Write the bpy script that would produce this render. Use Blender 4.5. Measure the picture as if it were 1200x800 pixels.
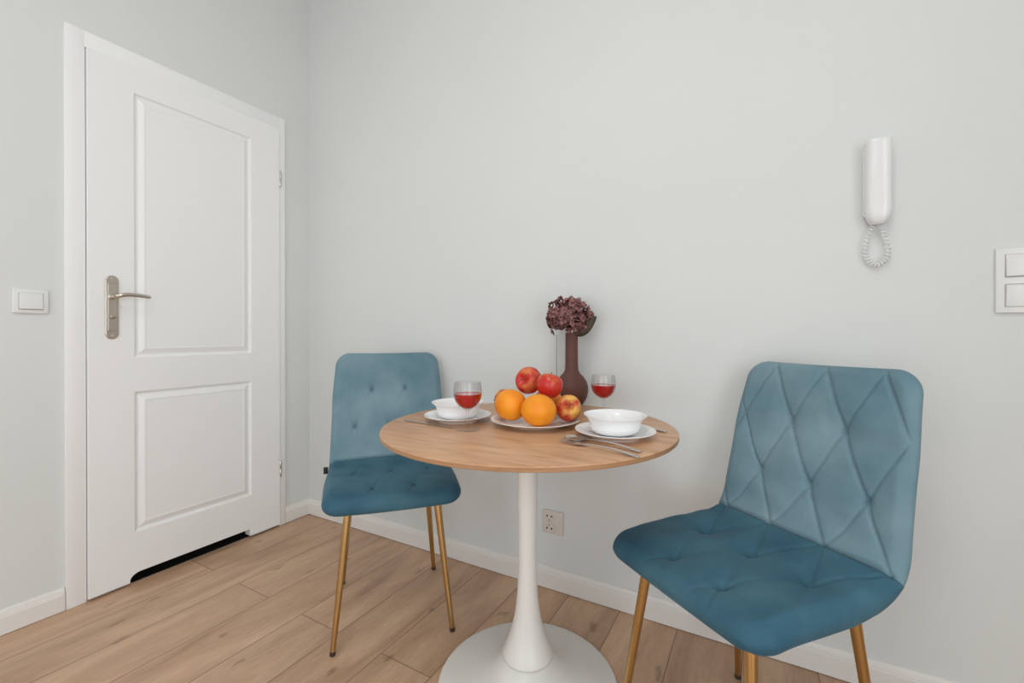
import bpy, bmesh, math, random
from math import pi, sin, cos, exp, sqrt, hypot, radians
from mathutils import Vector, Matrix, Euler

for o in list(bpy.data.objects):
    bpy.data.objects.remove(o, do_unlink=True)
scene = bpy.context.scene
COL = scene.collection

# ------------------------------------------------------------ camera
cd = bpy.data.cameras.new('camera')
cam = bpy.data.objects.new('camera', cd); COL.objects.link(cam)
cam.location = (2.1618, -1.5599, 0.98)
cam.rotation_euler = Euler((pi/2 - 0.0035, 0, 0.51572), 'XYZ')
cd.sensor_width = 36.0
cd.lens = 517.9/1200*36
cd.shift_y = -6.75/1200
cd.clip_start = 0.02
scene.camera = cam

# ------------------------------------------------------------ world, lights, exposure
w = bpy.data.worlds.new('world'); scene.world = w; w.use_nodes = True
w.node_tree.nodes['Background'].inputs[0].default_value = (0.78, 0.88, 1.0, 1)
w.node_tree.nodes['Background'].inputs[1].default_value = 1.5

def area(name, loc, rot, sx, sy, power, col):
    ld = bpy.data.lights.new(name, 'AREA'); ld.shape = 'RECTANGLE'
    ld.size = sx; ld.size_y = sy; ld.energy = power; ld.color = col
    o = bpy.data.objects.new(name, ld); COL.objects.link(o)
    o.location = loc; o.rotation_euler = rot
    return o
# daylight through the window in the wall behind the camera
area('window_daylight', (1.6, -3.44, 1.20), (radians(90), 0, 0), 1.7, 2.0, 11, (0.985, 0.99, 1.0))
# fill light added at the right-hand wall to brighten the left wall
area('side_fill_light', (3.54, -2.4, 1.15), (radians(90), 0, radians(90)), 1.8, 2.1, 20, (0.985, 0.99, 1.0))
# unseen fill light added just below the ceiling, behind the camera
area('ceiling_fill_light', (1.9, -1.9, 2.97), (0, 0, 0), 0.9, 0.9, 16, (1.0, 0.97, 0.92))

scene.view_settings.view_transform = 'Standard'
scene.view_settings.look = 'None'
scene.view_settings.gamma = 1.0
scene.view_settings.use_curve_mapping = False
scene.view_settings.exposure = -0.02

# ------------------------------------------------------------ material helpers
def mat(name, col=(.8, .8, .8), rough=.5, metal=0.0, **kw):
    m = bpy.data.materials.new(name); m.use_nodes = True
    b = m.node_tree.nodes['Principled BSDF']
    b.inputs['Base Color'].default_value = (*col, 1)
    b.inputs['Roughness'].default_value = rough
    b.inputs['Metallic'].default_value = metal
    for k, v in kw.items():
        b.inputs[k.replace('_', ' ')].default_value = v
    return m
def N(m, t, **kw):
    n = m.node_tree.nodes.new(t)
    for k, v in kw.items(): setattr(n, k, v)
    return n
def L(m, a, b): m.node_tree.links.new(a, b)
def BS(m): return m.node_tree.nodes['Principled BSDF']
def noise_bump(m, scale=60, strength=.1, dist=.002, detail=4, coord='Object', stretch=(1, 1, 1)):
    tc = N(m, 'ShaderNodeTexCoord'); mp = N(m, 'ShaderNodeMapping')
    mp.inputs['Scale'].default_value = stretch
    nz = N(m, 'ShaderNodeTexNoise'); nz.inputs['Scale'].default_value = scale; nz.inputs['Detail'].default_value = detail
    bp = N(m, 'ShaderNodeBump'); bp.inputs['Strength'].default_value = strength; bp.inputs['Distance'].default_value = dist
    L(m, tc.outputs[coord], mp.inputs[0]); L(m, mp.outputs[0], nz.inputs['Vector'])
    L(m, nz.outputs['Fac'], bp.inputs['Height']); L(m, bp.outputs[0], BS(m).inputs['Normal'])
    return nz
def noise_color(m, c1, c2, scale=5, lo=.35, hi=.65, detail=3, stretch=(1, 1, 1), coord='Object'):
    tc = N(m, 'ShaderNodeTexCoord'); mp = N(m, 'ShaderNodeMapping'); mp.inputs['Scale'].default_value = stretch
    nz = N(m, 'ShaderNodeTexNoise'); nz.inputs['Scale'].default_value = scale; nz.inputs['Detail'].default_value = detail
    cr = N(m, 'ShaderNodeValToRGB')
    cr.color_ramp.elements[0].position = lo; cr.color_ramp.elements[0].color = (*c1, 1)
    cr.color_ramp.elements[1].position = hi; cr.color_ramp.elements[1].color = (*c2, 1)
    L(m, tc.outputs[coord], mp.inputs[0]); L(m, mp.outputs[0], nz.inputs['Vector'])
    L(m, nz.outputs['Fac'], cr.inputs[0]); L(m, cr.outputs[0], BS(m).inputs['Base Color'])
    return cr

M = {}
M['wall'] = mat('wall_paint', (.645, .665, .66), .75)
noise_color(M['wall'], (.735, .750, .730), (.750, .765, .745), 1.5)
noise_bump(M['wall'], 260, .12, .0008)
M['ceiling'] = mat('ceiling_paint', (.85, .85, .84), .9); noise_bump(M['ceiling'], 200, .1, .0006)
M['door'] = mat('door_lacquer', (.92, .92, .905), .38); noise_bump(M['door'], 30, .04, .0005, stretch=(1, 1, .1))
M['trim'] = mat('baseboard_lacquer', (.84, .81, .765), .42); noise_bump(M['trim'], 40, .03, .0004)
M['plastic'] = mat('white_plastic', (.82, .82, .80), .22); noise_bump(M['plastic'], 300, .02, .0002)
M['phone'] = mat('phone_plastic', (.86, .86, .85), .16); noise_bump(M['phone'], 300, .02, .0002)
M['socket'] = mat('socket_plastic', (.72, .65, .59), .3); noise_bump(M['socket'], 300, .02, .0002)
M['dark'] = mat('dark_hole', (.012, .011, .01), .8); noise_bump(M['dark'], 100, .05, .0005)
M['nickel'] = mat('satin_nickel', (.58, .52, .45), .30, 1.0); noise_bump(M['nickel'], 200, .05, .0003, stretch=(1, 1, .1))
M['steel'] = mat('hinge_steel', (.62, .60, .57), .28, 1.0); noise_bump(M['steel'], 200, .03, .0002)
M['cutlery'] = mat('cutlery_steel', (.58, .55, .52), .22, 1.0); noise_bump(M['cutlery'], 150, .02, .0002)
M['gold'] = mat('brushed_gold', (.56, .36, .15), .24, 1.0); noise_bump(M['gold'], 120, .05, .0003, stretch=(1, 1, .05))
M['cap'] = mat('foot_cap_rubber', (.05, .03, .02), .5); noise_bump(M['cap'], 120, .05, .0003)
M['table_white'] = mat('table_white_lacquer', (.84, .82, .77), .28); noise_bump(M['table_white'], 6, .02, .001)
M['porcelain'] = mat('white_porcelain', (.94, .94, .935), .12); noise_bump(M['porcelain'], 40, .01, .0003)
M['cream_porcelain'] = mat('cream_porcelain', (.92, .87, .80), .15); noise_bump(M['cream_porcelain'], 40, .01, .0003)
M['vase'] = mat('brown_ceramic', (.125, .047, .034), .6); noise_bump(M['vase'], 80, .08, .0006)
M['glass'] = mat('clear_glass', (1, 1, 1), .0, 0, Transmission_Weight=1.0, IOR=1.45)
noise_bump(M['glass'], 20, .01, .0001)
# thin clear glass: straight-through transmission with Fresnel reflections
g_ = M['glass']; tr_ = N(g_, 'ShaderNodeBsdfTransparent'); tr_.inputs[0].default_value = (.985, .985, .98, 1)
gl_ = N(g_, 'ShaderNodeBsdfGlossy'); gl_.inputs['Roughness'].default_value = .02
lw_ = N(g_, 'ShaderNodeLayerWeight'); lw_.inputs['Blend'].default_value = .5
pw_ = N(g_, 'ShaderNodeMath', operation='POWER'); pw_.inputs[1].default_value = 4.0
fr_ = N(g_, 'ShaderNodeMath', operation='MULTIPLY_ADD'); fr_.inputs[1].default_value = .62; fr_.inputs[2].default_value = .035
L(g_, lw_.outputs['Facing'], pw_.inputs[0]); L(g_, pw_.outputs[0], fr_.inputs[0])
mg_ = N(g_, 'ShaderNodeMixShader'); L(g_, fr_.outputs[0], mg_.inputs[0])
L(g_, tr_.outputs[0], mg_.inputs[1]); L(g_, gl_.outputs[0], mg_.inputs[2])
g2_ = N(g_, 'ShaderNodeMixShader'); g2_.inputs[0].default_value = .10
L(g_, mg_.outputs[0], g2_.inputs[1]); L(g_, BS(g_).outputs[0], g2_.inputs[2])
L(g_, g2_.outputs[0], g_.node_tree.nodes['Material Output'].inputs['Surface'])
M['wine'] = mat('red_wine', (.66, .003, .006), .03, 0, Transmission_Weight=.6, IOR=1.34)
noise_bump(M['wine'], 20, .01, .0001)
M['leaf'] = mat('dried_leaf', (.045, .042, .02), .6)
noise_color(M['leaf'], (.03, .035, .015), (.09, .06, .03), 60)
M['stem'] = mat('dried_stem', (.09, .055, .035), .6); noise_bump(M['stem'], 200, .2, .0005)
M['petal'] = mat('dried_petal', (.12, .04, .045), .7)
noise_color(M['petal'], (.065, .016, .020), (.42, .20, .185), 85, .34, .66)
M['tag'] = mat('black_tag', (.01, .01, .01), .6); noise_bump(M['tag'], 300, .1, .0003)

# velvet
def velvet(name, c1, c2):
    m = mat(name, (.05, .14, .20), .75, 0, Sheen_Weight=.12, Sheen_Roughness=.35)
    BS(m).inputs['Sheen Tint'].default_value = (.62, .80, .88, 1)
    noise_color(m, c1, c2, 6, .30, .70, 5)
    tc = N(m, 'ShaderNodeTexCoord')
    n1 = N(m, 'ShaderNodeTexNoise'); n1.inputs['Scale'].default_value = 10; n1.inputs['Detail'].default_value = 3
    n2 = N(m, 'ShaderNodeTexNoise'); n2.inputs['Scale'].default_value = 500
    b1 = N(m, 'ShaderNodeBump'); b1.inputs['Strength'].default_value = .5; b1.inputs['Distance'].default_value = .012
    b2 = N(m, 'ShaderNodeBump'); b2.inputs['Strength'].default_value = .25; b2.inputs['Distance'].default_value = .0006
    for n in (n1, n2): L(m, tc.outputs['Object'], n.inputs['Vector'])
    L(m, n1.outputs['Fac'], b1.inputs['Height']); L(m, n2.outputs['Fac'], b2.inputs['Height'])
    L(m, b1.outputs[0], b2.inputs['Normal']); L(m, b2.outputs[0], BS(m).inputs['Normal'])
    return m
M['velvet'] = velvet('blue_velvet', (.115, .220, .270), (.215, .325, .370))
# seat velvet: darker copy, shading of the pile painted into its base colour
M['velvet_seat'] = velvet('blue_velvet_shaded', (.018, .090, .145), (.062, .170, .225))

# orange peel
m = M['orange'] = mat('orange_peel', (.90, .33, .015), .5, 0, Subsurface_Weight=.08)
BS(m).inputs['Subsurface Radius'].default_value = (.01, .004, .001)
noise_color(m, (.90, .27, .004), (.96, .35, .008), 18)
noise_bump(m, 420, .35, .0008, 2)
# apple skin: red blush over yellow, in streaks; yellower around the stalk end
def apple_mat(name, lo, hi, red, yellow, pole=.0):
    m = mat(name, red, .28)
    tc = N(m, 'ShaderNodeTexCoord'); mp = N(m, 'ShaderNodeMapping'); mp.inputs['Scale'].default_value = (1, 1, .45)
    nz = N(m, 'ShaderNodeTexNoise'); nz.inputs['Scale'].default_value = 32; nz.inputs['Detail'].default_value = 6
    sx = N(m, 'ShaderNodeSeparateXYZ'); ma = N(m, 'ShaderNodeMath', operation='MULTIPLY_ADD')
    cr = N(m, 'ShaderNodeValToRGB')
    L(m, tc.outputs['Object'], mp.inputs[0]); L(m, mp.outputs[0], nz.inputs['Vector'])
    L(m, tc.outputs['Object'], sx.inputs[0])
    L(m, sx.outputs['Z'], ma.inputs[0]); ma.inputs[1].default_value = pole
    L(m, nz.outputs['Fac'], ma.inputs[2])
    cr.color_ramp.elements[0].position = lo; cr.color_ramp.elements[0].color = (*red, 1)
    cr.color_ramp.elements[1].position = hi; cr.color_ramp.elements[1].color = (*yellow, 1)
    L(m, ma.outputs[0], cr.inputs[0]); L(m, cr.outputs[0], BS(m).inputs['Base Color'])
    return m
M['apple_red'] = apple_mat('red_apple_skin', .55, .95, (.56, .022, .014), (.78, .30, .08), 4)
M['apple_mixed'] = apple_mat('blushed_apple_skin', .60, .84, (.52, .030, .016), (.82, .44, .08), 9)

# oak table top
def wood(name, c1, c2, c3, scale, stretch, rough):
    m = mat(name, c1, rough)
    tc = N(m, 'ShaderNodeTexCoord'); mp = N(m, 'ShaderNodeMapping'); mp.inputs['Scale'].default_value = stretch
    nz = N(m, 'ShaderNodeTexNoise'); nz.inputs['Scale'].default_value = scale; nz.inputs['Detail'].default_value = 8; nz.inputs['Distortion'].default_value = .6
    cr = N(m, 'ShaderNodeValToRGB'); e = cr.color_ramp.elements
    e[0].position = .3; e[0].color = (*c1, 1); e[1].position = .75; e[1].color = (*c3, 1)
    x = e.new(.5); x.color = (*c2, 1)
    L(m, tc.outputs['Object'], mp.inputs[0]); L(m, mp.outputs[0], nz.inputs['Vector'])
    L(m, nz.outputs['Fac'], cr.inputs[0]); L(m, cr.outputs[0], BS(m).inputs['Base Color'])
    bp = N(m, 'ShaderNodeBump'); bp.inputs['Strength'].default_value = .05; bp.inputs['Distance'].default_value = .001
    L(m, nz.outputs['Fac'], bp.inputs['Height']); L(m, bp.outputs[0], BS(m).inputs['Normal'])
    return m
M['oak_top'] = wood('oak_table_top', (.48, .25, .125), (.60, .335, .18), (.70, .42, .24), 3.0, (2.2, 14, 2.2), .36)
M['oak_edge'] = wood('oak_edge_band', (.34, .17, .075), (.40, .21, .10), (.46, .26, .13), 4.0, (3, 3, 40), .4)

# laminate oak floor: boards run along Y, 19.3 cm wide, 1.38 m long
m = M['floor'] = mat('oak_laminate', (.5, .33, .22), .36)
tc = N(m, 'ShaderNodeTexCoord'); sp = N(m, 'ShaderNodeSeparateXYZ'); cb = N(m, 'ShaderNodeCombineXYZ')
L(m, tc.outputs['Object'], sp.inputs[0])
a1 = N(m, 'ShaderNodeMath', operation='ADD'); a1.inputs[1].default_value = 0.58 + 1.38*4.5
a2 = N(m, 'ShaderNodeMath', operation='ADD'); a2.inputs[1].default_value = -0.180 + .193*10 + .193
L(m, sp.outputs['Y'], a1.inputs[0]); L(m, sp.outputs['X'], a2.inputs[0])
L(m, a1.outputs[0], cb.inputs['X']); L(m, a2.outputs[0], cb.inputs['Y'])
br = N(m, 'ShaderNodeTexBrick'); br.offset = .5; br.offset_frequency = 2
br.inputs['Scale'].default_value = 1; br.inputs['Brick Width'].default_value = 1.38
br.inputs['Row Height'].default_value = .193; br.inputs['Mortar Size'].default_value = .0015
br.inputs['Mortar Smooth'].default_value = .3; br.inputs['Bias'].default_value = 0
br.inputs['Color1'].default_value = (0, 0, 0, 1); br.inputs['Color2'].default_value = (1, 1, 1, 1)
br.inputs['Mortar'].default_value = (.5, .5, .5, 1)
L(m, cb.outputs[0], br.inputs['Vector'])
# grain, different in each board
gv = N(m, 'ShaderNodeCombineXYZ')
gx = N(m, 'ShaderNodeMath', operation='MULTIPLY'); gx.inputs[1].default_value = 5
gy = N(m, 'ShaderNodeMath', operation='MULTIPLY'); gy.inputs[1].default_value = 1.0
L(m, sp.outputs['X'], gx.inputs[0]); L(m, sp.outputs['Y'], gy.inputs[0])
gz = N(m, 'ShaderNodeMath', operation='MULTIPLY'); gz.inputs[1].default_value = 37
L(m, br.outputs['Color'], gz.inputs[0])
L(m, gx.outputs[0], gv.inputs['X']); L(m, gy.outputs[0], gv.inputs['Y']); L(m, gz.outputs[0], gv.inputs['Z'])
g1 = N(m, 'ShaderNodeTexNoise'); g1.inputs['Scale'].default_value = 1.5; g1.inputs['Detail'].default_value = 7; g1.inputs['Distortion'].default_value = 1.1
g2 = N(m, 'ShaderNodeTexNoise'); g2.inputs['Scale'].default_value = 22; g2.inputs['Detail'].default_value = 5
L(m, gv.outputs[0], g1.inputs['Vector']); L(m, gv.outputs[0], g2.inputs['Vector'])
mixg = N(m, 'ShaderNodeMath', operation='MULTIPLY_ADD'); mixg.inputs[1].default_value = .30
L(m, g2.outputs['Fac'], mixg.inputs[0]); L(m, g1.outputs['Fac'], mixg.inputs[2])
cr = N(m, 'ShaderNodeValToRGB'); e = cr.color_ramp.elements
e[0].position = .36; e[0].color = (.38, .222, .130, 1)
e[1].position = .85; e[1].color = (.69, .465, .300, 1)
x = e.new(.54); x.color = (.50, .31, .190, 1)
x = e.new(.68); x.color = (.58, .37, .235, 1)
L(m, mixg.outputs[0], cr.inputs[0])
# tone per board
tn = N(m, 'ShaderNodeMapRange'); tn.inputs['To Min'].default_value = .84; tn.inputs['To Max'].default_value = 1.08
L(m, br.outputs['Color'], tn.inputs['Value'])
mul = N(m, 'ShaderNodeVectorMath', operation='SCALE')
L(m, cr.outputs[0], mul.inputs[0]); L(m, tn.outputs[0], mul.inputs['Scale'])
# knots
kv = N(m, 'ShaderNodeCombineXYZ')
kx = N(m, 'ShaderNodeMath', operation='MULTIPLY'); kx.inputs[1].default_value = 5.2
ky = N(m, 'ShaderNodeMath', operation='MULTIPLY'); ky.inputs[1].default_value = 2.6
L(m, sp.outputs['X'], kx.inputs[0]); L(m, sp.outputs['Y'], ky.inputs[0])
L(m, kx.outputs[0], kv.inputs['X']); L(m, ky.outputs[0], kv.inputs['Y']); 
kn = N(m, 'ShaderNodeTexNoise'); kn.inputs['Scale'].default_value = 6; kn.inputs['Detail'].default_value = 3
ks = N(m, 'ShaderNodeVectorMath', operation='SCALE'); ks.inputs['Scale'].default_value = .28
L(m, kv.outputs[0], kn.inputs['Vector']); L(m, kn.outputs['Color'], ks.inputs[0])
ka = N(m, 'ShaderNodeVectorMath', operation='ADD'); L(m, kv.outputs[0], ka.inputs[0]); L(m, ks.outputs[0], ka.inputs[1])
vo = N(m, 'ShaderNodeTexVoronoi'); vo.inputs['Scale'].default_value = 1.0; vo.inputs['Randomness'].default_value = 1
vo.voronoi_dimensions = '2D'
L(m, ka.outputs[0], vo.inputs['Vector'])
kr = N(m, 'ShaderNodeMapRange'); kr.inputs['From Min'].default_value = .01; kr.inputs['From Max'].default_value = .075
kr.inputs['To Min'].default_value = .62; kr.inputs['To Max'].default_value = 1
L(m, vo.outputs['Distance'], kr.inputs['Value'])
mul2 = N(m, 'ShaderNodeVectorMath', operation='SCALE')
L(m, mul.outputs[0], mul2.inputs[0]); L(m, kr.outputs[0], mul2.inputs['Scale'])
mx = N(m, 'ShaderNodeMix', data_type='RGBA'); mx.inputs['B'].default_value = (.14, .08, .05, 1)
mf = N(m, 'ShaderNodeMath', operation='MULTIPLY'); mf.inputs[1].default_value = .9
L(m, br.outputs['Fac'], mf.inputs[0]); L(m, mf.outputs[0], mx.inputs['Factor'])
L(m, mul2.outputs[0], mx.inputs['A']); L(m, mx.outputs['Result'], BS(m).inputs['Base Color'])
bp = N(m, 'ShaderNodeBump'); bp.inputs['Strength'].default_value = .08; bp.inputs['Distance'].default_value = .001
L(m, g2.outputs['Fac'], bp.inputs['Height']); L(m, bp.outputs[0], BS(m).inputs['Normal'])

# ------------------------------------------------------------ mesh helpers
def link(name, me, m, parent=None, smooth=True, angle=None):
    o = bpy.data.objects.new(name, me); COL.objects.link(o)
    if m is not None:
        me.materials.append(m)
    if smooth:
        for p in me.polygons: p.use_smooth = True
        if angle:
            me.set_sharp_from_angle(angle=radians(angle))
    if parent: o.parent = parent
    return o
def from_bm(name, bm, m, parent=None, smooth=True, angle=35, loc=None, rot=None):
    bmesh.ops.recalc_face_normals(bm, faces=bm.faces)
    me = bpy.data.meshes.new(name); bm.to_mesh(me); bm.free()
    o = link(name, me, m, parent, smooth, angle)
    if loc: o.location = loc
    if rot: o.rotation_euler = rot
    return o
def tag(o, label=None, cat=None, group=None, kind=None):
    if label: o['label'] = label
    if cat: o['category'] = cat
    if group: o['group'] = group
    if kind: o['kind'] = kind
    return o
def empty(name, loc, rz=0):
    o = bpy.data.objects.new(name, None); COL.objects.link(o)
    o.location = loc; o.rotation_euler = (0, 0, rz); o.empty_display_size = .05
    return o
def add_box(bm, x0, x1, y0, y1, z0, z1, bev=0, seg=2, mtx=None):
    r = bmesh.ops.create_cube(bm, size=1)
    vs = r['verts']
    for v in vs:
        v.co = Vector((x0+(x1-x0)*(v.co.x+.5), y0+(y1-y0)*(v.co.y+.5), z0+(z1-z0)*(v.co.z+.5)))
    if bev:
        es = list({e for v in vs for e in v.link_edges})
        rr = bmesh.ops.bevel(bm, geom=es, offset=bev, segments=seg, profile=.5, affect='EDGES')
        vs = list({v for f in rr['faces'] for v in f.verts} | {v for v in vs if v.is_valid})
    if mtx: bmesh.ops.transform(bm, matrix=mtx, verts=vs)
    return vs
def lathe(bm, prof, seg=64, cap0=False, cap1=False, cx=0, cy=0):
    rings = []
    for r, z in prof:
        if r < 1e-6: rings.append([bm.verts.new((cx, cy, z))])
        else: rings.append([bm.verts.new((cx+r*cos(2*pi*i/seg), cy+r*sin(2*pi*i/seg), z)) for i in range(seg)])
    for a, b in zip(rings, rings[1:]):
        if len(a) == 1 and len(b) == 1: continue
        for i in range(seg):
            j = (i+1) % seg
            if len(a) == 1: bm.faces.new((a[0], b[i], b[j]))
            elif len(b) == 1: bm.faces.new((a[i], a[j], b[0]))
            else: bm.faces.new((a[i], a[j], b[j], b[i]))
    if cap0 and len(rings[0]) > 1: bm.faces.new(rings[0])
    if cap1 and len(rings[-1]) > 1: bm.faces.new(rings[-1])
    return rings
def catmull(pts, n):
    out = []
    P = [tuple(2*a-b for a, b in zip(pts[0], pts[1]))] + list(pts) + [tuple(2*a-b for a, b in zip(pts[-1], pts[-2]))]
    for i in range(1, len(P)-2):
        for k in range(n):
            t = k/n
            out.append(tuple(.5*((2*P[i][c]) + (-P[i-1][c]+P[i+1][c])*t + (2*P[i-1][c]-5*P[i][c]+4*P[i+1][c]-P[i+2][c])*t*t
                       + (-P[i-1][c]+3*P[i][c]-3*P[i+1][c]+P[i+2][c])*t**3) for c in range(len(pts[0]))))
    out.append(tuple(pts[-1]))
    return out
def tube(bm, pts, radii, seg=12, cap=True, flat=None, closed=False):
    """sweep a circle (or ellipse, flat=(a,b) factors) along 3-D points"""
    pts = [Vector(p) for p in pts]; n = len(pts)
    if not hasattr(radii, '__len__'): radii = [radii]*n
    up = None; rings = []
    for i, p in enumerate(pts):
        if closed: t = pts[(i+1) % n]-pts[(i-1) % n]
        else: t = pts[min(i+1, n-1)]-pts[max(i-1, 0)]
        t.normalize()
        if up is None:
            up = Vector((0, 0, 1)) if abs(t.z) < .9 else Vector((1, 0, 0))
        s = t.cross(up).normalized(); up = s.cross(t).normalized()
        r = radii[i]; fa, fb = flat or (1, 1)
        rings.append([bm.verts.new(p + s*(r*fa*cos(2*pi*k/seg)) + up*(r*fb*sin(2*pi*k/seg))) for k in range(seg)])
    rr = list(zip(rings, rings[1:]))
    if closed: rr.append((rings[-1], rings[0]))
    for a, b in rr:
        for k in range(seg):
            j = (k+1) % seg
            bm.faces.new((a[k], a[j], b[j], b[k]))
    if cap and not closed:
        bm.faces.new(rings[0]); bm.faces.new(rings[-1])
def prism(bm, outline, z0, z1, mtx=None):
    """polygon outline (x,y) extruded along z"""
    a = [bm.verts.new((x, y, z0)) for x, y in outline]; b = [bm.verts.new((x, y, z1)) for x, y in outline]
    bm.faces.new(a[::-1]); bm.faces.new(b)
    for i in range(len(a)):
        j = (i+1) % len(a); bm.faces.new((a[i], a[j], b[j], b[i]))
    if mtx: bmesh.ops.transform(bm, matrix=mtx, verts=a+b)
    return a+b

# ------------------------------------------------------------ room shell
RX, RY, RZ = 3.5, -3.4, 3.0        # room: x 0..RX, y RY..0, z 0..RZ
def structure(o): return tag(o, kind='structure')

bm = bmesh.new(); add_box(bm, -.004, RX+.12, RY-.12, .12, -.05, 0)
structure(from_bm('floor', bm, M['floor'], smooth=False))
bm = bmesh.new(); add_box(bm, -1.0, RX+.12, RY-.12, .12, RZ, RZ+.05)
structure(from_bm('ceiling', bm, M['ceiling'], smooth=False))
DY0, DY1, DZ = -.9195, -.1875, 2.022     # door opening
bm = bmesh.new()
add_box(bm, -.12, 0, RY-.12, DY0, 0, RZ); add_box(bm, -.12, 0, DY1, .12, 0, RZ); add_box(bm, -.12, 0, DY0, DY1, DZ, RZ)
structure(from_bm('wall_left', bm, M['wall'], smooth=False))
bm = bmesh.new(); add_box(bm, 0, RX+.12, 0, .12, 0, RZ)
structure(from_bm('wall_back', bm, M['wall'], smooth=False))
bm = bmesh.new(); add_box(bm, RX, RX+.12, RY-.12, -3.3, 0, RZ); add_box(bm, RX, RX+.12, -1.5, 0, 0, RZ)
add_box(bm, RX, RX+.12, -3.3, -1.5, 0, .08); add_box(bm, RX, RX+.12, -3.3, -1.5, 2.2, RZ)
structure(from_bm('wall_right', bm, M['wall'], smooth=False))
WX0, WX1, WZ0, WZ1 = .7, 2.5, .15, 2.25
bm = bmesh.new()
add_box(bm, 0, WX0, RY-.12, RY, 0, RZ); add_box(bm, WX1, RX, RY-.12, RY, 0, RZ)
add_box(bm, WX0, WX1, RY-.12, RY, 0, WZ0); add_box(bm, WX0, WX1, RY-.12, RY, WZ1, RZ)
structure(from_bm('wall_front', bm, M['wall'], smooth=False))
bm = bmesh.new()
for x0, x1 in ((WX0, WX0+.06), (WX1-.06, WX1), ((WX0+WX1)/2-.05, (WX0+WX1)/2+.05)): add_box(bm, x0, x1, RY-.02, RY+.03, WZ0, WZ1, .004)
for z0, z1 in ((WZ0, WZ0+.06), (WZ1-.06, WZ1)): add_box(bm, WX0+.06, WX1-.06, RY-.015, RY+.025, z0, z1, .004)
structure(from_bm('window_1', bm, M['plastic']))
bm = bmesh.new()
for y0, y1 in ((-3.3, -3.24), (-1.56, -1.5)): add_box(bm, RX-.03, RX+.02, y0, y1, .08, 2.2, .004)
for z0, z1 in ((.08, .14), (2.14, 2.2)): add_box(bm, RX-.025, RX+.015, -3.24, -1.56, z0, z1, .004)
structure(from_bm('added_side_window', bm, M['plastic']))  # unseen window, added in this wall for the side fill light
# hallway behind the door, its darkness painted as near-black surfaces
bm = bmesh.new()
add_box(bm, -1.0, -.95, -1.5, .12, 0, RZ); add_box(bm, -.95, -.12, -1.5, -1.45, 0, RZ); add_box(bm, -.95, -.12, .07, .12, 0, RZ)
structure(from_bm('wall_hallway', bm, M['dark'], smooth=False))
bm = bmesh.new(); add_box(bm, -1.0, -.005, -1.5, .12, -.05, -.0005)
structure(from_bm('floor_hallway', bm, M['dark'], smooth=False))

# baseboards, swept profile (depth, height)
BP = [(0, .0022), (.0145, .0022), (.0145, .058), (.0125, .0605), (.0125, .064), (.0095, .0665), (.0085, .072), (.006, .078), (.003, .080), (0, .080)]
def baseboard(name, p0, p1, nrm, mi0=0, mi1=0):
    bm = bmesh.new(); d = (Vector(p1)-Vector(p0)).normalized()
    A = []; B = []
    for dep, h in BP:
        A.append(bm.verts.new((p0[0]+nrm[0]*dep+d.x*dep*mi0, p0[1]+nrm[1]*dep+d.y*dep*mi0, h)))
        B.append(bm.verts.new((p1[0]+nrm[0]*dep-d.x*dep*mi1, p1[1]+nrm[1]*dep-d.y*dep*mi1, h)))
    for i in range(len(A)-1): bm.faces.new((A[i], A[i+1], B[i+1], B[i]))
    bm.faces.new((A[-1], A[0], B[0], B[-1])); bm.faces.new(A); bm.faces.new(B[::-1])
    o = from_bm(name, bm, M['trim'], smooth=False); structure(o)
baseboard('baseboard_back', (0, 0), (RX, 0), (0, -1), 1, 1)
baseboard('baseboard_left', (0, RY), (0, -.981), (1, 0), 0, 0)
baseboard('baseboard_corner', (0, -.147), (0, 0), (1, 0), 0, 1)
baseboard('baseboard_right', (RX, RY), (RX, 0), (-1, 0), 0, 1)

# metal floor strip in the doorway
bm = bmesh.new(); add_box(bm, -.004, .006, DY0+.002, DY1-.002, 0, .003, .001)
structure(from_bm('trim_1', bm, M['steel']))

# ------------------------------------------------------------ door
door = structure(empty('door_1', (0, -.55, 0)))
def dloc(o):
    o.location = (-door.location.x, -door.location.y, -door.location.z); return o
# frame: lining + casing
bm = bmesh.new()
CT = .0145
add_box(bm, 0, CT, -.979, -.9235, 0, 2.086, .003)
add_box(bm, 0, CT, -.1835, -.1485, 0, 2.086, .003)
add_box(bm, .0003, CT-.0003, -.9775, -.150, 2.026, 2.0855, .003)
add_box(bm, -.12, .003, DY0-.004, DY0+.008, 0, DZ, .001)
add_box(bm, -.12, .003, DY1-.008, DY1+.004, 0, DZ, .001)
add_box(bm, -.12, .003, DY0, DY1, DZ-.008, DZ+.004, .001)
dloc(from_bm('door_frame', bm, M['door'], door, angle=40))
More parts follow.
